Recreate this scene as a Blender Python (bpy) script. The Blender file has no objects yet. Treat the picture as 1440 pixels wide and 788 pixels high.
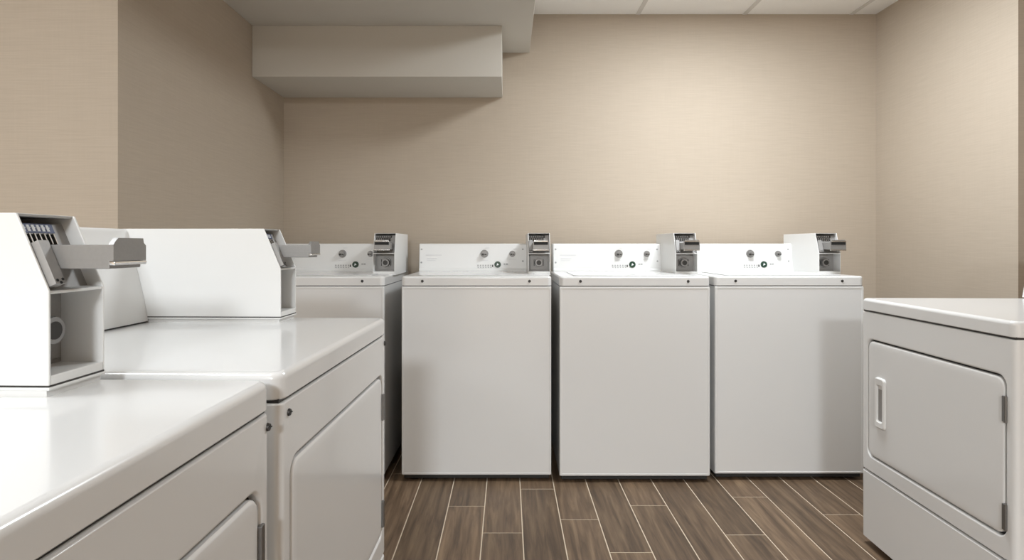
import bpy, bmesh, math, random
from mathutils import Vector, Matrix

random.seed(7)
PI = math.pi
SC = bpy.context.scene
C = SC.collection

# ------------------------------------------------------------------ camera
H = 1.07                       # eye height
F = 830.0                      # focal length in pixels of the 1440 px wide frame
cam_d = bpy.data.cameras.new('camera')
cam = bpy.data.objects.new('camera', cam_d)
C.objects.link(cam)
cam.location = (0, 0, H)
cam.rotation_euler = (PI / 2, 0, 0)
cam_d.sensor_width = 36.0
cam_d.lens = F / 1440 * 36.0
cam_d.shift_x = (720 - 714) / 1440
cam_d.shift_y = -(394 - 345) / 1440
cam_d.clip_start = 0.02
SC.camera = cam

# ------------------------------------------------------------------ light and exposure
SC.view_settings.view_transform = 'Standard'
SC.view_settings.look = 'None'
SC.view_settings.gamma = 1.0
SC.view_settings.use_curve_mapping = False
SC.view_settings.exposure = 0.14

world = bpy.data.worlds.new('world')
SC.world = world
world.use_nodes = True
world.node_tree.nodes['Background'].inputs[0].default_value = (1.0, 0.97, 0.93, 1)
world.node_tree.nodes['Background'].inputs[1].default_value = 0.15

CEIL = H + 1.339
# recessed ceiling panels, all after the first added as unseen fill lights: (x0, x1, y0, y1, watts)
PANELS = [(0.784, 1.342, 2.06, 2.64, 35.0),
          (-0.452, 0.106, -4.20, -3.03, 290.0),
          (-1.688, -1.13, -2.98, -1.81, 32.0),
          (-1.07, -0.512, 0.06, 0.64, 3.5),
          (-1.688, -1.13, 0.34, 0.92, 19.0)]
LIGHT_COL = (0.915, 0.965, 1.0)

# ------------------------------------------------------------------ materials
def new_mat(name):
    m = bpy.data.materials.new(name)
    m.use_nodes = True
    return m, m.node_tree, m.node_tree.nodes['Principled BSDF']

def plain(name, col, rough=0.5, metal=0.0, spec=0.5, coat=0.0, bump=0.0, bscale=80, var=0.0):
    m, nt, b = new_mat(name)
    b.inputs['Base Color'].default_value = (*col, 1)
    b.inputs['Roughness'].default_value = rough
    b.inputs['Metallic'].default_value = metal
    b.inputs['Specular IOR Level'].default_value = spec
    b.inputs['Coat Weight'].default_value = coat
    b.inputs['Coat Roughness'].default_value = 0.08
    tc = nt.nodes.new('ShaderNodeTexCoord')
    nz = nt.nodes.new('ShaderNodeTexNoise')
    nz.inputs['Scale'].default_value = bscale
    nz.inputs['Detail'].default_value = 3
    nt.links.new(tc.outputs['Object'], nz.inputs['Vector'])
    if bump:
        bp = nt.nodes.new('ShaderNodeBump')
        bp.inputs['Strength'].default_value = bump
        bp.inputs['Distance'].default_value = 0.001
        nt.links.new(nz.outputs['Fac'], bp.inputs['Height'])
        nt.links.new(bp.outputs['Normal'], b.inputs['Normal'])
    if var:
        mx = nt.nodes.new('ShaderNodeMix')
        mx.data_type = 'RGBA'
        mx.inputs[6].default_value = (*[c * (1 - var) for c in col], 1)
        mx.inputs[7].default_value = (*[min(1, c * (1 + var)) for c in col], 1)
        nt.links.new(nz.outputs['Fac'], mx.inputs[0])
        nt.links.new(mx.outputs[2], b.inputs['Base Color'])
    return m

def wallpaper():
    m, nt, b = new_mat('woven_wallpaper')
    b.inputs['Roughness'].default_value = 0.75
    b.inputs['Specular IOR Level'].default_value = 0.25
    tc = nt.nodes.new('ShaderNodeTexCoord')
    outs = []
    for sc in ((9, 9, 260), (190, 190, 6), (1.6, 1.6, 1.6)):
        mp = nt.nodes.new('ShaderNodeMapping')
        mp.inputs['Scale'].default_value = sc
        nz = nt.nodes.new('ShaderNodeTexNoise')
        nz.inputs['Scale'].default_value = 1.0
        nz.inputs['Detail'].default_value = 2
        nt.links.new(tc.outputs['Object'], mp.inputs['Vector'])
        nt.links.new(mp.outputs['Vector'], nz.inputs['Vector'])
        outs.append(nz.outputs['Fac'])
    a = nt.nodes.new('ShaderNodeMath'); a.operation = 'MULTIPLY_ADD'
    nt.links.new(outs[0], a.inputs[0]); a.inputs[1].default_value = 0.75
    s = nt.nodes.new('ShaderNodeMath'); s.operation = 'MULTIPLY'
    nt.links.new(outs[1], s.inputs[0]); s.inputs[1].default_value = 0.25
    nt.links.new(s.outputs[0], a.inputs[2])
    cr = nt.nodes.new('ShaderNodeValToRGB')
    cr.color_ramp.elements[0].position = 0.3
    cr.color_ramp.elements[0].color = (0.484, 0.412, 0.332, 1)
    cr.color_ramp.elements[1].position = 0.7
    cr.color_ramp.elements[1].color = (0.53, 0.455, 0.371, 1)
    nt.links.new(a.outputs[0], cr.inputs[0])
    nt.links.new(cr.outputs[0], b.inputs['Base Color'])
    bp = nt.nodes.new('ShaderNodeBump')
    bp.inputs['Strength'].default_value = 0.15
    bp.inputs['Distance'].default_value = 0.001
    nt.links.new(a.outputs[0], bp.inputs['Height'])
    nt.links.new(bp.outputs['Normal'], b.inputs['Normal'])
    return m

def plank_mat():
    m, nt, b = new_mat('wood_look_plank_tile')
    at = nt.nodes.new('ShaderNodeAttribute'); at.attribute_name = 'plank'
    tc = nt.nodes.new('ShaderNodeTexCoord')
    mp = nt.nodes.new('ShaderNodeMapping'); mp.inputs['Scale'].default_value = (46, 3.2, 1)
    sx = nt.nodes.new('ShaderNodeVectorMath'); sx.operation = 'MULTIPLY_ADD'
    sx.inputs[1].default_value = (31, 17, 9)
    nt.links.new(at.outputs['Vector'], sx.inputs[0])
    nt.links.new(tc.outputs['Object'], mp.inputs['Vector'])
    nt.links.new(mp.outputs['Vector'], sx.inputs[2])
    nz = nt.nodes.new('ShaderNodeTexNoise')
    nz.inputs['Scale'].default_value = 1.0; nz.inputs['Detail'].default_value = 7
    nz.inputs['Roughness'].default_value = 0.6; nz.inputs['Distortion'].default_value = 0.6
    nt.links.new(sx.outputs[0], nz.inputs['Vector'])
    cr = nt.nodes.new('ShaderNodeValToRGB')
    e = cr.color_ramp.elements
    e[0].position = 0.28; e[0].color = (0.064, 0.041, 0.0245, 1)
    e[1].position = 0.75; e[1].color = (0.236, 0.163, 0.100, 1)
    k = cr.color_ramp.elements.new(0.5); k.color = (0.135, 0.088, 0.054, 1)
    nt.links.new(nz.outputs['Fac'], cr.inputs[0])
    hv = nt.nodes.new('ShaderNodeHueSaturation')
    mr = nt.nodes.new('ShaderNodeMapRange')
    mr.inputs['To Min'].default_value = 0.82; mr.inputs['To Max'].default_value = 1.2
    sp = nt.nodes.new('ShaderNodeSeparateXYZ')
    nt.links.new(at.outputs['Vector'], sp.inputs[0])
    nt.links.new(sp.outputs[0], mr.inputs['Value'])
    nt.links.new(mr.outputs[0], hv.inputs['Value'])
    nt.links.new(cr.outputs[0], hv.inputs['Color'])
    nt.links.new(hv.outputs[0], b.inputs['Base Color'])
    b.inputs['Roughness'].default_value = 0.5
    b.inputs['Specular IOR Level'].default_value = 0.4
    bp = nt.nodes.new('ShaderNodeBump')
    bp.inputs['Strength'].default_value = 0.2; bp.inputs['Distance'].default_value = 0.001
    nt.links.new(nz.outputs['Fac'], bp.inputs['Height'])
    nt.links.new(bp.outputs['Normal'], b.inputs['Normal'])
    return m

def diffuser_mat():
    m, nt, b = new_mat('lit_diffuser')
    b.inputs['Base Color'].default_value = (0.9, 0.9, 0.88, 1)
    b.inputs['Emission Color'].default_value = (*LIGHT_COL, 1)
    b.inputs['Emission Strength'].default_value = 2.0
    return m

M = dict(
    wall=wallpaper(),
    plank=plank_mat(),
    grout=plain('grout', (0.62, 0.52, 0.40), 0.9, bump=0.3, bscale=300, var=0.08),
    tile=plain('ceiling_tile', (0.93, 0.915, 0.885), 0.9, bump=0.4, bscale=260, var=0.03),
    grid=plain('ceiling_grid', (0.70, 0.68, 0.64), 0.5, bscale=40, var=0.02),
    soffit=plain('soffit_paint', (0.60, 0.575, 0.525), 0.7, bump=0.1, bscale=150, var=0.015),
    trim=plain('dark_base', (0.16, 0.12, 0.09), 0.6, bscale=50, var=0.05),
    white=plain('white_enamel', (0.755, 0.755, 0.75), 0.22, spec=0.5, coat=0.35, bump=0.01, bscale=60),
    white2=plain('white_powder_coat', (0.76, 0.76, 0.75), 0.38, bump=0.015, bscale=60),
    steel=plain('brushed_steel', (0.29, 0.285, 0.28), 0.45, metal=0.6, bump=0.06, bscale=220, var=0.06),
    plate=plain('zinc_plate', (0.36, 0.352, 0.345), 0.6, metal=0.4, bump=0.05, bscale=200, var=0.06),
    chrome=plain('chrome', (0.72, 0.72, 0.72), 0.15, metal=1.0, bscale=60, var=0.03),
    hinge=plain('hinge_steel', (0.22, 0.215, 0.21), 0.35, metal=0.8, bscale=90, var=0.1),
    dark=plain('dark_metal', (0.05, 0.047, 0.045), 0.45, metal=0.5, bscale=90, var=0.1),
    black=plain('black_slot', (0.012, 0.012, 0.012), 0.7, bscale=90, var=0.1),
    blue=plain('blue_label', (0.025, 0.04, 0.13), 0.4, bscale=90, var=0.1),
    mark=plain('white_print', (0.8, 0.82, 0.85), 0.5, bscale=90, var=0.03),
    grey=plain('grey_print', (0.42, 0.42, 0.42), 0.6, bscale=90, var=0.05),
    faint=plain('faint_print', (0.66, 0.66, 0.67), 0.6, bscale=90, var=0.05),
    green=plain('green_button', (0.010, 0.045, 0.025), 0.3, bscale=90, var=0.1),
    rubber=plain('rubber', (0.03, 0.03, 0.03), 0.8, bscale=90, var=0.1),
    diffuser=diffuser_mat(),
)

# ------------------------------------------------------------------ mesh helpers
def box(bm, x0, x1, y0, y1, z0, z1, bev=0.0, seg=2, mi=0):
    r = bmesh.ops.create_cube(bm, size=1.0)
    vs = r['verts']
    for v in vs:
        v.co = Vector((x0 + (v.co.x + .5) * (x1 - x0), y0 + (v.co.y + .5) * (y1 - y0), z0 + (v.co.z + .5) * (z1 - z0)))
    fs = set(f for v in vs for f in v.link_faces)
    for f in fs:
        f.material_index = mi
    if bev:
        es = list(set(e for v in vs for e in v.link_edges))
        r = bmesh.ops.bevel(bm, geom=es, offset=bev, segments=seg, profile=0.5, affect='EDGES')
        for f in r['faces']:
            f.material_index = mi

def cyl(bm, c, r0, r1, d, axis='Y', n=24, mi=0):
    """cone/cylinder from c going d along +axis, radius r0 -> r1"""
    a, b = [], []
    for k in range(n):
        t = 2 * PI * k / n
        u, v = math.cos(t), math.sin(t)
        if axis == 'Y':
            p = (c[0] + r0 * u, c[1], c[2] + r0 * v); q = (c[0] + r1 * u, c[1] + d, c[2] + r1 * v)
        elif axis == 'Z':
            p = (c[0] + r0 * u, c[1] + r0 * v, c[2]); q = (c[0] + r1 * u, c[1] + r1 * v, c[2] + d)
        else:
            p = (c[0], c[1] + r0 * u, c[2] + r0 * v); q = (c[0] + d, c[1] + r1 * u, c[2] + r1 * v)
        a.append(bm.verts.new(p)); b.append(bm.verts.new(q))
    fs = [bm.faces.new(a), bm.faces.new(b)]
    for k in range(n):
        fs.append(bm.faces.new((a[k], a[(k + 1) % n], b[(k + 1) % n], b[k])))
    for f in fs:
        f.material_index = mi

def rrect(x0, x1, z0, z1, r, n=6):
    pts = []
    for cx, cz, a0 in ((x1 - r, z1 - r, 0), (x0 + r, z1 - r, 90), (x0 + r, z0 + r, 180), (x1 - r, z0 + r, 270)):
        for k in range(n + 1):
            a = math.radians(a0 + 90 * k / n)
            pts.append((cx + r * math.cos(a), cz + r * math.sin(a)))
    return pts

def loft(bm, loops, cap0=True, cap1=True, closed=True):
    rows = [[bm.verts.new(p) for p in lp] for lp in loops]
    n = len(rows[0])
    for a, b in zip(rows, rows[1:]):
        for k in range(n if closed else n - 1):
            bm.faces.new((a[k], a[(k + 1) % n], b[(k + 1) % n], b[k]))
    if cap0: bm.faces.new(rows[0])
    if cap1: bm.faces.new(rows[-1])
    return rows

def prism(bm, pts, x0, x1, mi=0):
    """polygon in (y, z) extruded along x"""
    a = [bm.verts.new((x0, y, z)) for y, z in pts]
    b = [bm.verts.new((x1, y, z)) for y, z in pts]
    fs = [bm.faces.new(a), bm.faces.new(b)]
    n = len(pts)
    for k in range(n):
        fs.append(bm.faces.new((a[k], a[(k + 1) % n], b[(k + 1) % n], b[k])))
    for f in fs:
        f.material_index = mi

def slab(bm, x0, x1, y0, y1, z0, z1, rc, re, n=6, seg=4):
    """slab lying flat: plan corners rounded rc, upper edge rounded re"""
    lp = []
    lp.append([(x, y, z0) for x, y in rrect(x0 + .002, x1 - .002, y0 + .002, y1 - .002, rc - .002, n)])
    lp.append([(x, y, z0 + .002) for x, y in rrect(x0, x1, y0, y1, rc, n)])
    for k in range(seg + 1):
        a = PI / 2 * k / seg
        i = re * (1 - math.cos(a))
        lp.append([(x, y, z1 - re + re * math.sin(a)) for x, y in rrect(x0 + i, x1 - i, y0 + i, y1 - i, max(rc - i, .001), n)])
    loft(bm, lp)

def obj(name, bm, mats, parent=None, smooth=True):
    bmesh.ops.recalc_face_normals(bm, faces=bm.faces[:])
    me = bpy.data.meshes.new(name)
    bm.to_mesh(me); bm.free()
    for m in (mats if isinstance(mats, (list, tuple)) else [mats]):
        me.materials.append(m)
    if smooth:
        for p in me.polygons: p.use_smooth = True
        me.set_sharp_from_angle(angle=math.radians(32))
    o = bpy.data.objects.new(name, me)
    if smooth:
        wn = o.modifiers.new('weighted_normal', 'WEIGHTED_NORMAL'); wn.keep_sharp = True; wn.weight = 100
    C.objects.link(o)
    if parent: o.parent = parent
    return o

def thing(name, label, cat, loc=(0, 0, 0), rz=0.0, group=None):
    o = bpy.data.objects.new(name, None)
    C.objects.link(o)
    o.empty_display_size = 0.1
    o.location = loc; o.rotation_euler = (0, 0, rz)
    o['label'] = label; o['category'] = cat
    if group: o['group'] = group
    return o

def struct(name, bm, mats, label=None):
    o = obj(name, bm, mats)
    o['kind'] = 'structure'
    if label: o['label'] = label
    return o

def copy_tree(o, parent=None):
    c = o.copy(); C.objects.link(c)
    if parent: c.parent = parent
    for ch in list(o.children):
        copy_tree(ch, c)
    return c

NB = bmesh.new

# ------------------------------------------------------------------ the room
YB = 3.42                 # back wall
XL, XR = -1.298, 2.134    # side walls beside the machines
YL, YR = 1.965, 2.467     # where the side walls turn the corner towards the wider front room
XLO, XRO, YF = -2.6, 3.2, -5.2
T = 0.12

bm = NB(); box(bm, XL - T, XR + T, YB, YB + T, 0, CEIL); struct('wall_back', bm, M['wall'])
bm = NB(); box(bm, XL - T, XL, YL, YB, 0, CEIL); struct('wall_left', bm, M['wall'])
bm = NB(); box(bm, XR, XR + T, YR, YB, 0, CEIL); struct('wall_right', bm, M['wall'])
bm = NB(); box(bm, XLO - T, XL - T, YL, YL + T, 0, CEIL); struct('wall_left_return', bm, M['wall'])
bm = NB(); box(bm, XR + T, XRO + T, YR, YR + T, 0, CEIL); struct('wall_right_return', bm, M['wall'])
bm = NB(); box(bm, XLO - T, XLO, YF, YL, 0, CEIL); struct('wall_left_front', bm, M['wall'])
bm = NB(); box(bm, XRO, XRO + T, YF, YR, 0, CEIL); struct('wall_right_front', bm, M['wall'])
bm = NB(); box(bm, XLO - T, XRO + T, YF - T, YF, 0, CEIL); struct('wall_front', bm, M['wall'])

# floor: grout bed with wood-look plank tiles
bm = NB()
box(bm, XLO - T, XRO + T, YF - T, YB + T, -0.08, -0.0012, mi=1)
pl = bm.loops.layers.float_color.new('plank')
PW, PL, G = 0.1496, 0.92, 0.0019
JOINT = {-1: 2.76, 12: 2.73, 0: 2.87, 1: 2.42, 2: 2.195, 3: 2.589, 4: 2.302, 5: 2.055, 6: 2.426, 7: 1.86, 8: 2.18, 9: 2.508, 10: 2.78, 11: 2.345}
k = int((XLO - T + .3935) / PW) - 1
while -0.3935 + k * PW < XRO + T:
    xa = -0.3935 + k * PW
    j = JOINT.get(k, 2.0 + random.random() * PL)
    y = j - PL * 8
    while y < YB + T:
        y0, y1 = max(y, YF - T), min(y + PL, YB + T)
        x0, x1 = max(xa, XLO - T), min(xa + PW, XRO + T)
        if y1 - y0 > .01 and x1 - x0 > .01:
            c = (random.random(), random.random(), random.random(), 1)
            b0 = .0012
            top = [bm.verts.new(p) for p in ((x0 + G + b0, y0 + G + b0, 0), (x1 - G - b0, y0 + G + b0, 0), (x1 - G - b0, y1 - G - b0, 0), (x0 + G + b0, y1 - G - b0, 0))]
            bot = [bm.verts.new(p) for p in ((x0 + G, y0 + G, -.0013), (x1 - G, y0 + G, -.0013), (x1 - G, y1 - G, -.0013), (x0 + G, y1 - G, -.0013))]
            fs = [bm.faces.new(top)] + [bm.faces.new((bot[i], bot[(i + 1) % 4], top[(i + 1) % 4], top[i])) for i in range(4)]
            for f in fs:
                for lo in f.loops: lo[pl] = c
        y += PL
    k += 1
struct('floor', bm, [M['plank'], M['grout']])

# suspended ceiling with openings for the light panels
def cut_grid(xs, ys, holes):
    out = []
    for a, b in zip(xs, xs[1:]):
        for c, d in zip(ys, ys[1:]):
            mx, my = (a + b) / 2, (c + d) / 2
            if not any(h[0] < mx < h[1] and h[2] < my < h[3] for h in holes):
                out.append((a, b, c, d))
    return out
xs = sorted(set([XLO - T, XRO + T] + [p[i] for p in PANELS for i in (0, 1)]))
ys = sorted(set([YF - T, YB + T] + [p[i] for p in PANELS for i in (2, 3)]))
bm = NB()
for a, b, c, d in cut_grid(xs, ys, PANELS):
    box(bm, a, b, c, d, CEIL, CEIL + 0.02)
struct('ceiling', bm, M['tile'])
bm = NB(); box(bm, XLO - T, XRO + T, YF - T, YB + T, CEIL + 0.1, CEIL + 0.16); struct('ceiling_slab', bm, M['tile'])
# T-bar grid
n = 1
GX = [0.136 + 0.618 * i for i in range(-4, 6)]
def over_panel(x, y):
    return any(p[0] - .01 < x < p[1] + .01 and p[2] - .01 < y < p[3] + .01 for p in PANELS)
for x in GX:
    if x < XLO or x > XRO: continue
    y_end = YB if XL < x < XR else YL
    if x < 0.14: y_end = 0.71
    bm = NB(); box(bm, x - .012, x + .012, YF, y_end, CEIL - .003, CEIL + .001)
    struct('trim_%d' % n, bm, M['grid'], 'pale metal bar of the suspended ceiling grid'); n += 1
for y in [-4.21 + 1.22 * i for i in range(0, 7)]:
    yy = y
    bm = NB()
    x_end = XR if yy > YR else XRO
    x_start = 0.136 if yy > YL else XLO
    for a, b in zip([x_start] + [x for x in GX if x > x_start], [x for x in GX if x > x_start] + [x_end]):
        if b <= a or a >= x_end: continue
        b = min(b, x_end)
        if not over_panel((a + b) / 2, yy):
            box(bm, a + .012, b - .012, yy - .012, yy + .012, CEIL - .003, CEIL + .001)
    struct('trim_%d' % n, bm, M['grid'], 'pale metal cross bar of the suspended ceiling grid'); n += 1

# dropped soffit and boxed duct below it, upper left
bm = NB(); box(bm, XL, 0.126, 0.72, YB, H + 1.115, CEIL, bev=.003); struct('soffit', bm, M['soffit'], 'painted lowered ceiling soffit above the boxed duct')
bm = NB(); box(bm, XL, -0.030, 2.994, YB, H + 0.855, H + 1.115, bev=.003); struct('soffit_box', bm, M['soffit'], 'painted boxed duct under the soffit on the left')

# light panels in the ceiling
def light_panel(p, label):
    x0, x1, y0, y1, w = p
    cx, cy = (x0 + x1) / 2, (y0 + y1) / 2
    t = thing('ceiling_light', label, 'ceiling light', (cx, cy, CEIL), 0, 'recessed ceiling light panels')
    hx, hy = (x1 - x0) / 2, (y1 - y0) / 2
    bm = NB()
    for a, b, c, d in ((-hx, hx, -hy, -hy + .025), (-hx, hx, hy - .025, hy), (-hx, -hx + .025, -hy + .025, hy - .025), (hx - .025, hx, -hy + .025, hy - .025)):
        box(bm, a, b, c, d, -.004, .02, bev=.001)
    obj('frame', bm, M['grid'], t)
    bm = NB(); box(bm, -hx + .025, hx - .025, -hy + .025, hy - .025, .004, .010)
    obj('diffuser', bm, M['diffuser'], t)
    l = bpy.data.lights.new('panel_light', 'AREA')
    l.shape = 'RECTANGLE'; l.size = 2 * hx - .06; l.size_y = 2 * hy - .06
    l.energy = w; l.color = LIGHT_COL
    lo = bpy.data.objects.new('panel_light', l)
    C.objects.link(lo); lo.parent = t; lo.location = (0, 0, -.008)
light_panel(PANELS[0], 'square recessed ceiling light between the right dryer and the left dryers')
light_panel(PANELS[1], 'added long ceiling fill panel behind the camera on the right')
light_panel(PANELS[2], 'added long ceiling fill panel behind the camera on the left')
light_panel(PANELS[3], 'added square ceiling fill panel right above the nearest left dryer')
light_panel(PANELS[4], 'added square ceiling fill panel in front of the left wall corner')

# ------------------------------------------------------------------ coin meter (shared by dryers and washers)
def coin_meter(parent, w, hl, ht, depth, slant, loc, blue=True, lab='white coin meter box with steel coin slide'):
    """x across, front at y=0, z from 0; hl height of the bend, ht total height"""
    t = 0.0035
    side = [(0, 0), (depth, 0), (depth, ht), (slant, ht), (0, hl)]
    bm = NB()
    prism(bm, side, 0, t)
    prism(bm, side, w - t, w)
    prism(bm, [(slant, ht), (depth, ht), (depth, ht - t), (slant + .004, ht - t)], t, w - t)      # top
    box(bm, t, w - t, depth - t, depth, 0, ht - t)                                                # back
    box(bm, t, w - t, 0, depth - t, 0, 0.012)                                                     # bottom
    prism(bm, [(0.0005, hl - .004), (.0005, hl), (.066, hl + .004), (.066, hl - .004)], t, w - t) # shelf
    box(bm, -0.0012, w + .0012, -.0012, depth, -0.006, -0.0022 if blue else 0.0)                  # plinth flange
    case = obj('coin_meter', bm, M['white2'], parent, smooth=False)
    case.location = loc
    case['label'] = lab
    bv = case.modifiers.new('bevel', 'BEVEL'); bv.width = 0.0012; bv.segments = 2; bv.limit_method = 'ANGLE'
    if blue:
        bm = NB(); box(bm, .0004, w - .0004, .0004, depth - .001, -.0025, .0004); obj('meter_dark_strip', bm, M['dark'], case)  # thin dark strip along the bottom of the meter box
    # vault door low in the recess
    yb = 0.060
    bm = NB()
    box(bm, t, w - t, yb, yb + .004, .012, hl - .004)
    m = 0.007
    box(bm, t + m, w - t - m, yb - .004, yb, .018, hl - .010, bev=.001)
    obj('vault_door', bm, M['plate'], case)
    cx, cz = w / 2, .012 + (hl - .016) * .49
    bm = NB()
    cyl(bm, (cx, yb - .0035, cz), .027, .026, -.003, n=32)
    cyl(bm, (cx, yb - .006, cz), .021, .018, -.022, n=32)
    obj('vault_lock', bm, M['steel'], case)
    bm = NB()
    cyl(bm, (cx, yb - .0275, cz), .012, .012, -.0015, n=20)
    obj('keyhole', bm, M['dark'], case)
    bm = NB()
    box(bm, cx - .024, cx - .021, yb - .010, yb - .005, cz - .016, cz + .016)
    obj('lock_tab', bm, M['dark'], case)
    bm = NB()
    box(bm, cx + .021, cx + .024, yb - .010, yb - .005, cz - .016, cz + .016)
    obj('lock_tab', bm, M['dark'], case)
    # slanted face plate: local frame u across, v up the slope
    L = math.hypot(slant, ht - hl)
    sl = Vector((0, slant / L, (ht - hl) / L)); nn = Vector((0, -(ht - hl) / L, slant / L))
    def slope_mat(rec, dz=0.0):
        o = Vector((0, 0, hl)) - nn * rec + sl * dz
        return Matrix(((1, nn.x, sl.x, o.x), (0, nn.y, sl.y, o.y), (0, nn.z, sl.z, o.z), (0, 0, 0, 1)))
    def put(bm, rec=.020):
        bmesh.ops.transform(bm, matrix=slope_mat(rec), verts=bm.verts[:])
        return bm
    bm = NB(); box(bm, t, w - t, -.003, 0, .008, L - .004); obj('face_plate', put(bm), M['plate'], case)
    bm = NB(); box(bm, t + .002, w - .024, 0, .0012, L * .83, L * .955)
    obj('coin_label', put(bm), M['blue' if blue else 'dark'], case)
    nsl = 8
    x0, x1 = t + .006, w - .034
    bm = NB()
    for i in range(nsl):
        x = x0 + (x1 - x0) * i / (nsl - 1)
        box(bm, x - .0022, x + .0022, .001, .0018, L * .85, L * .935)
        box(bm, x - .0008, x + .0034, .001, .0018, L * .89, L * .905)
    obj('coin_symbols', put(bm), M['mark' if blue else 'grey'], case)
    bm = NB()
    for i in range(nsl):
        x = x0 + (x1 - x0) * i / (nsl - 1)
        box(bm, x - .0030, x + .0026, 0, .0010, L * .665, L * .815)
    obj('coin_slots', put(bm), M['black'], case)
    bm = NB()
    for i in range(nsl + 1):
        x = x0 + (x1 - x0) * (i - .5) / (nsl - 1)
        box(bm, x - .0010, x + .0010, 0, .0040, L * .665, L * .815, bev=.0004, seg=1)
    obj('slot_ribs', put(bm), M['chrome'], case)
    bm = NB(); box(bm, t + .001, .0215, 0, .029, .006, L * .62, bev=.001); gd = obj('slide_guide', put(bm), M['plate'], case)
    for gx, gv in ((.0085, .10), (.0130, .07), (.0175, .11)):
        bm = NB(); cyl(bm, (gx, .0288, L * gv), .0020, .0018, .0010, n=12); obj('screw', put(bm), M['black'], case)
    # coin slide
    xs0, xs1 = .022, w - .014
    zs0, zs1 = (hl + .027, hl + .058) if blue else (hl + .018, hl + .050)
    bm = NB()
    box(bm, xs0, xs1, -.061, .030, zs0, zs1, bev=.0015)
    s = obj('coin_slide', bm, M['steel'], case)
    s['label'] = 'flat grey steel coin slide pulled out'
    bm = NB()
    za, zb = (zs0 + .010, zs1 + .009) if blue else (hl + .018, hl + .064)
    c = .006
    outl = [(xs0 - .001, za), (xs1 + .002, za), (xs1 + .002, zb - c - .004), (xs1 - .003, zb - c), (xs1 - .004, zb), (xs0 + .008, zb), (xs0 + .001, zb - c), (xs0 - .001, zb - c - .003)]
    a = [bm.verts.new((x, -.067, z)) for x, z in outl]
    b = [bm.verts.new((x, -.0605, z)) for x, z in outl]
    bm.faces.new(a); bm.faces.new(b)
    for i in range(len(outl)):
        bm.faces.new((a[i], a[(i + 1) % len(outl)], b[(i + 1) % len(outl)], b[i]))
    obj('slide_handle', bm, M['steel'], s)
    bm = NB()
    box(bm, xs0 - .001, xs1 + .002, -.0685, -.061, za - .0055, za - .0003, bev=.0015)
    obj('slide_lip', bm, M['chrome'], s)
    if not blue:
        bm = NB(); box(bm, xs0 + .003, xs1 - .002, -.0685, -.0665, hl + .040, hl + .053); obj('black_band', bm, M['black'], s)  # black band across the handle front
        bm = NB(); box(bm, xs0 + .002, xs1 - .001, -.0720, -.0665, hl + .054, hl + .0605, bev=.0015); obj('highlight_bar', bm, M['chrome'], s)  # chrome bar added as the highlight along the handle top
    return case

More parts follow.
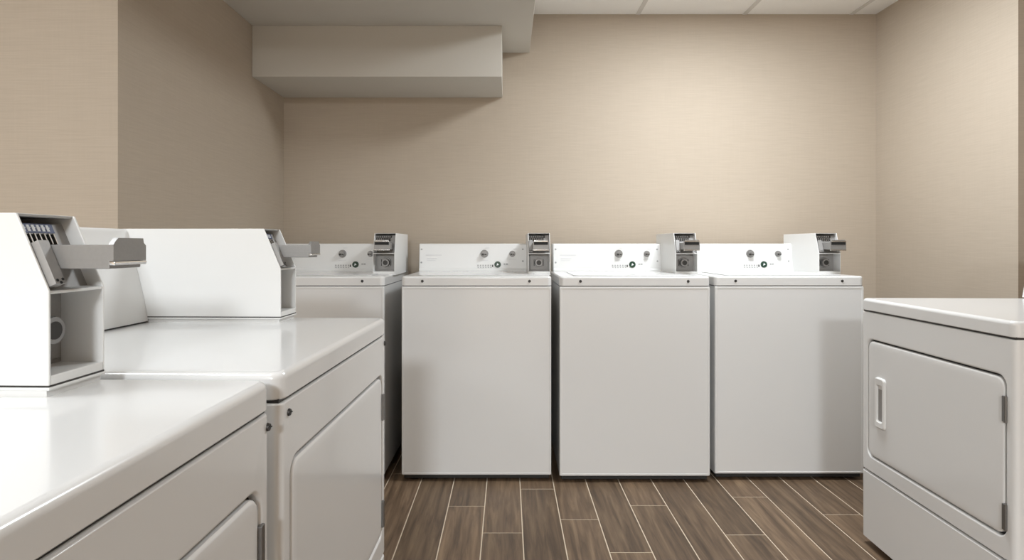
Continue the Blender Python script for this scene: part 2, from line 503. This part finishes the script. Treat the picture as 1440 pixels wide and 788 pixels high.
# ------------------------------------------------------------------ washers along the back wall
WW, WD = 0.680, 0.665
WT = H - 0.141                   # worktop height
def make_washer():
    t = thing('washing_machine', 'x', 'washing machine')
    hw = WW / 2
    lip = 0.043
    bm = NB()
    # wrap-around cabinet with a slightly rounded front corner and hollow toe gap
    pts = rrect(-hw + .001, hw - .001, .004, WD, .008, 4)
    loft(bm, [[(x, y, .030) for x, y in pts], [(x, y, WT - lip - .003) for x, y in pts]])
    box(bm, -hw + .012, hw - .012, .014, WD - .01, WT - lip - .003, WT - .012)
    obj('cabinet', bm, M['white'], t)
    bm = NB()
    lo = []
    for y, i in ((.006, 0.0), (.002, 0.0), (.0006, .0006), (0, .002)):
        lo.append([(x, y, z) for x, z in rrect(-hw + .002 + i, hw - .002 - i, .031 + i, WT - lip - .004 - i, .006, 4)])
    for y, i in ((0, .008), (.0012, .0095)):
        lo.append([(x, y, z) for x, z in rrect(-hw + .002 + i, hw - .002 - i, .031 + i, WT - lip - .004 - i, .006, 4)])
    loft(bm, lo)
    obj('front_panel', bm, M['white'], t)
    bm = NB(); slab(bm, -hw, hw, 0, WD, WT - lip, WT, .020, .009); obj('top_panel', bm, M['white'], t)
    bm = NB(); slab(bm, -.27, .27, .045, .425, WT + .0003, WT + .0035, .025, .002); obj('lid', bm, M['white'], t)
    for x in (-.28, .28):
        for y in (.06, .60):
            bm = NB(); cyl(bm, (x, y, 0), .022, .020, .012, 'Z', 16); cyl(bm, (x, y, .012), .008, .008, .022, 'Z', 10)
            obj('leg', bm, M['rubber'], t)
    bm = NB(); box(bm, -hw + .010, hw - .010, .016, WD - .012, .010, .030, bev=.002); obj('under_shade_box', bm, M['rubber'], t)  # dark box painting in the shadow under the washer
    bm = NB(); box(bm, -hw + .006, hw - .006, .0065, WD - .006, WT - lip - .003, WT - lip + .0015); obj('lip_shade_strip', bm, M['dark'], t)  # dark strip painted for the shade in the gap under the lip
    # console
    x0, x1 = -hw + .010, hw - .004
    yc = 0.470
    zt = H + .0085
    bm = NB()
    prof = [(yc - .004, WT - .001), (yc - .004, WT + .012), (yc, WT + .016), (yc + .014, zt - .006), (yc + .020, zt), (WD - .02, zt), (WD - .02, WT - .001)]
    prism(bm, prof, x0, x1)
    con = obj('console', bm, M['white2'], t, smooth=False)
    bv = con.modifiers.new('bevel', 'BEVEL'); bv.width = .003; bv.segments = 2; bv.limit_method = 'ANGLE'
    def yf(z):   # console face depth at height z
        return yc + .014 * (z - WT - .016) / (zt - .006 - WT - .016)
    def face_bar(bm, a, b, z0, z1, th=.0012):
        prism(bm, [(yf(z0) - th, z0), (yf(z1) - th, z1), (yf(z1) + .002, z1), (yf(z0) + .002, z0)], a, b)
    bx = 0.088
    zk, zb = H - .046, H - .103
    for dx, r in ((-.071, .0215), (.078, .0165)):
        bm = NB(); x = bx + dx
        cyl(bm, (x, yf(zk), zk), r, r * .92, -.007, n=28); cyl(bm, (x, yf(zk) - .007, zk), r * .72, r * .62, -.014, n=28)
        kn = obj('selector_knob', bm, M['steel'], con)
        bm = NB(); box(bm, x - r * .62, x - r * .05, yf(zk) - .0225, yf(zk) - .019, zk - r * .38, zk + r * .1)
        box(bm, x + r * .05, x + r * .55, yf(zk) - .0222, yf(zk) - .019, zk - r * .30, zk + r * .0)
        obj('knob_pointer', bm, M['dark'], con)
        bm = NB(); face_bar(bm, x - .02, x + .02, zk - r - .014, zk - r - .012); face_bar(bm, x + .004, x + .026, zk + r + .008, zk + r + .011)
        obj('printed_scale', bm, M['faint'], con)
    bm = NB(); cyl(bm, (bx, yf(zb), zb), .0175, .0165, -.005, n=28); obj('start_button', bm, M['green'], con)['label'] = 'dark green round start button'
    bm = NB()
    y = yf(zb) - .0062
    v = [bm.verts.new(p) for p in ((bx - .006, y, zb - .006), (bx + .007, y, zb - .001), (bx - .002, y, zb + .008), (bx - .006, y + .002, zb - .006), (bx + .007, y + .002, zb - .001), (bx - .002, y + .002, zb + .008))]
    bm.faces.new(v[:3]); bm.faces.new(v[3:])
    for i in range(3): bm.faces.new((v[i], v[(i + 1) % 3], v[3 + (i + 1) % 3], v[3 + i]))
    obj('start_symbol', bm, M['mark'], con)
    bm = NB()
    for i in range(6):
        x = bx - .108 + i * .0135
        face_bar(bm, x, x + .007, zb - .010, zb - .001)
        face_bar(bm, x + .001, x + .008, zb - .018, zb - .014)
    face_bar(bm, bx + .032, bx + .040, zb - .002, zb + .006); face_bar(bm, bx + .043, bx + .054, zb - .002, zb + .006)
    obj('printed_legend', bm, M['grey'], con)
    bm = NB(); face_bar(bm, bx - .030, bx - .024, zb - .013, zb - .001); obj('indicator_light', bm, M['dark'], con)
    bm = NB()
    face_bar(bm, x0 + .035, x0 + .120, zb + .048, zb + .052); face_bar(bm, x0 + .040, x0 + .095, zb + .030, zb + .033)
    face_bar(bm, x0 + .040, x0 + .088, zb + .020, zb + .022); face_bar(bm, bx - .012, bx + .012, zb - .040, zb - .037)
    obj('printed_name_line', bm, M['faint'], con)
    for x, z in ((x0 + .012, H - .022), (x0 + .012, H - .092), (hw - .118, H - .022), (hw - .118, H - .085)):
        bm = NB(); cyl(bm, (x, yf(z), z), .005, .004, -.002, n=12); obj('screw', bm, M['grey'], con)
    for x in (-.245, .240):
        bm = NB(); cyl(bm, (x, .0005, WT - .022), .0068, .0055, -.0025, n=16)
        box(bm, x - .005, x + .005, -.0026, -.0016, WT - .0228, WT - .0212)
        obj('screw', bm, M['dark'], t)
    coin_meter(t, .108, .102, .200, .37, .036, (hw + .009 - .108, .205, WT + .0005), blue=False)
    return t

W0 = make_washer()
WGROUP = 'washing machines along the back wall'
wash = [(-0.899, 2.672, 'white top-load washing machine in the back left corner, partly hidden by the dryers'),
        (-0.1415, 2.669, 'white washing machine second from left in the back row, coin meter facing straight ahead'),
        (0.5725, 2.657, 'white coin washing machine third from the left in the back row, between two others'),
        (1.2815, 2.684, 'white coin washing machine at the right end of the back row beside the right wall')]
for i, (x, y, lab) in enumerate(wash):
    o = W0 if i == 0 else copy_tree(W0)
    o.location = (x, y, 0); o['label'] = lab; o['group'] = WGROUP

# ------------------------------------------------------------------ dryers
DW, DD = 0.670, 0.70
DT = H - 0.190
LIP = 0.041
def make_dryer():
    t = thing('clothes_dryer', 'x', 'dryer')
    hw = DW / 2
    zf = DT - LIP - .005          # top of the body skin
    zs = H - .803                 # seam above the toe panel
    bm = NB()
    pts = rrect(-hw + .0005, hw - .0005, .016, DD, .010, 4)
    loft(bm, [[(x, y, .022) for x, y in pts], [(x, y, zf) for x, y in pts]])
    box(bm, -hw + .012, hw - .012, .014, DD - .01, zf, DT - .012)
    obj('cabinet', bm, M['white'], t)
    # front panel with the door opening
    ox0, ox1, oz0, oz1 = -hw + .036, hw - .030, H - .745, H - .332
    def panel(bm, z0, z1, hole, re=.013):
        lo = []
        lo.append([(x, .022, z) for x, z in rrect(-hw, hw, z0, z1, .0035, 3)])
        for k in range(6):
            a = PI / 2 * k / 5
            i = re * (1 - math.cos(a))
            lo.append([(x, re - re * math.sin(a), z) for x, z in rrect(-hw + i, hw - i, z0 + i * .3, z1 - i * .3, .0035, 3)])
        rows = loft(bm, lo, True, hole is None)
        if hole:
            hx0, hx1, hz0, hz1 = hole
            rr = .028
            lo2 = []
            for k in range(4):
                a = PI / 2 * k / 3
                i = .006 * math.sin(a)
                lo2.append([(x, .006 * (1 - math.cos(a)), z) for x, z in rrect(hx0 - .006 + i, hx1 + .006 - i, hz0 - .006 + i, hz1 + .006 - i, rr - i + .006, 6)])
            lo2.append([(x, .0215, z) for x, z in rrect(hx0, hx1, hz0, hz1, rr, 6)])
            rows2 = loft(bm, lo2, False, False)
            es = []
            for row in (rows[-1], rows2[0]):
                for i in range(len(row)):
                    es.append(bm.edges.get((row[i], row[(i + 1) % len(row)])))
            bmesh.ops.triangle_fill(bm, use_beauty=True, use_dissolve=False, edges=es, normal=(0, -1, 0))
    bm = NB(); panel(bm, zs + .003, zf, (ox0, ox1, oz0, oz1)); obj('front_panel', bm, M['white'], t)
    bm = NB(); panel(bm, .024, zs - .002, None); obj('toe_panel', bm, M['white'], t)
    bm = NB()
    shade_outer = [(x, z) for x, z in rrect(ox0, ox1, oz0, oz1, .028, 6)]
    shade_inner = [(x, z) for x, z in rrect(ox0 + .012, ox1 - .012, oz0 + .012, oz1 - .012, .016, 6)]
    loft(bm, [[(x, .0148, z) for x, z in shade_outer], [(x, .0125, z) for x, z in shade_inner], [(x, .0158, z) for x, z in shade_inner], [(x, .0158, z) for x, z in shade_outer]], False, False)
    obj('door_gap_shade', bm, M['rubber'], t)  # dark ring colours in the shade inside the door gap
    bm = NB(); box(bm, -hw + .005, hw - .005, .006, DD - .006, zf - .001, zf + .006); obj('lip_shade_strip', bm, M['dark'], t)  # dark strip stands in for the shade below the top lip
    bm = NB(); box(bm, -hw + .008, hw - .008, .012, .0215, zs - .004, zs + .005); obj('seam_shade_strip', bm, M['dark'], t)  # dark backing paints the shade inside the panel seam
    # door
    g = .0055
    lo = []
    for y, i in ((.0150, 0.0), (.0060, 0.0), (.0030, .0006), (.0010, .0025), (0.0, .0060), (-.0006, .020)):
        lo.append([(x, y, z) for x, z in rrect(ox0 + g + i, ox1 - g - i, oz0 + g + i, oz1 - g - i, max(.026 - i, .01), 6)])
    bm = NB(); loft(bm, lo); door = obj('door', bm, M['white'], t)
    for z in (H - .416, H - .690):
        bm = NB()
        box(bm, ox1 - .0075, ox1 - .0015, -.0045, .010, z - .033, z + .033, bev=.001)
        cyl(bm, (ox1 + .001, -.001, z - .033), .0042, .0042, .066, 'Z', 12)
        obj('hinge', bm, M['hinge'], door)
    bm = NB(); slab(bm, -hw - .001, hw + .001, -.002, DD, DT - LIP, DT, .022, .011); obj('top_panel', bm, M['white'], t)
    for x in (-.27, .27):
        for y in (.07, .62):
            bm = NB(); cyl(bm, (x, y, 0), .022, .020, .012, 'Z', 16); cyl(bm, (x, y, .012), .008, .008, .015, 'Z', 10)
            obj('leg', bm, M['rubber'], t)
    # sloping console at the back
    yb = .560; zt = H + .040
    mw = .0985
    mx = hw - .010 - mw
    bm = NB()
    prof = [(yb, DT + .004), (yb + .010, DT + .060), (yb + .030, DT + .140)]
    for k in range(6):
        a = PI / 2 * k / 5
        prof.append((yb + .050 + .012 * (1 - math.cos(a)), zt - .012 + .012 * math.sin(a)))
    prof += [(DD - .012, zt), (DD - .012, DT + .004)]
    prism(bm, prof, -hw + .008, mx - .001)
    con = obj('console', bm, M['white2'], t)
    bm = NB(); box(bm, -hw + .011, mx - .003, yb + .005, DD - .016, DT - .001, DT + .0045); obj('console_dark_strip', bm, M['dark'], t)  # dark strip under the console
    bm = NB(); cyl(bm, (-.02, yb + .085, zt - .001), .009, .006, .007, 'Z', 16); obj('cap', bm, M['white2'], con)
    coin_meter(t, mw, .118, .216, .445, .042, (mx, .2315, DT + .0145))
    bm = NB(); box(bm, mx + .002, mx + mw - .002, .236, .67, DT - .001, DT + .009); obj('meter_base', bm, M['white2'], t)
    return t, door, hw

D0, door0, hw = make_dryer()
for x in (-DW / 2 + .028, DW / 2 - .008):
    bm = NB(); cyl(bm, (x, .001, H - .256), .0062, .005, -.004, n=16)
    box(bm, x - .005, x + .005, -.0045, -.0035, H - .2568, H - .2552)
    obj('screw', bm, M['dark'], D0)
LR = math.radians(90 - 1.31)
D0.location = (-0.3565 + .0229 * .503, .503, 0); D0.rotation_euler = (0, 0, LR)
D0['label'] = 'white coin dryer nearest the camera in the lower left corner of the photo'
D0['group'] = 'coin dryers'
D1 = copy_tree(D0)
D1.location = (-0.3565 + .0229 * 1.2115, 1.2115, 0)
D1['label'] = 'white coin dryer on the left, between the nearest dryer and the back washers'
D2 = copy_tree(D0)
D2.location = (1.219 + .0289 * 1.801, 1.801, 0); D2.rotation_euler = (0, 0, math.radians(-90 - 1.66))
D2['label'] = 'white dryer on the right with a recessed door handle'
for ch in list(D2.children):
    if ch.name.startswith('screw'):
        bpy.data.objects.remove(ch)
# recessed handle on the right dryer's door
d2door = [c for c in D2.children if c.name.startswith('door')][0]
hx = -DW / 2 + .036 + .082
za, zb = H - .628, H - .455
bm = NB()
def ring(x0, x1, z0, z1, r, y): return [(x, y, z) for x, z in rrect(x0, x1, z0, z1, r, 5)]
loft(bm, [ring(hx - .028, hx + .028, za, zb, .012, .001), ring(hx - .027, hx + .027, za + .001, zb - .001, .011, -.006),
          ring(hx - .024, hx + .024, za + .004, zb - .004, .009, -.009), ring(hx - .017, hx + .017, za + .020, zb - .024, .007, -.008),
          ring(hx - .015, hx + .015, za + .024, zb - .028, .006, -.001)], False, False)
obj('handle', bm, M['white2'], d2door)['label'] = 'white moulded recessed door handle'
bm = NB()
prism(bm, [(-.0015, za + .024), (-.0005, zb - .028), (.0002, zb - .028), (.0002, za + .024)], hx - .015, hx + .015)
obj('handle_pocket', bm, M['plate'], d2door)
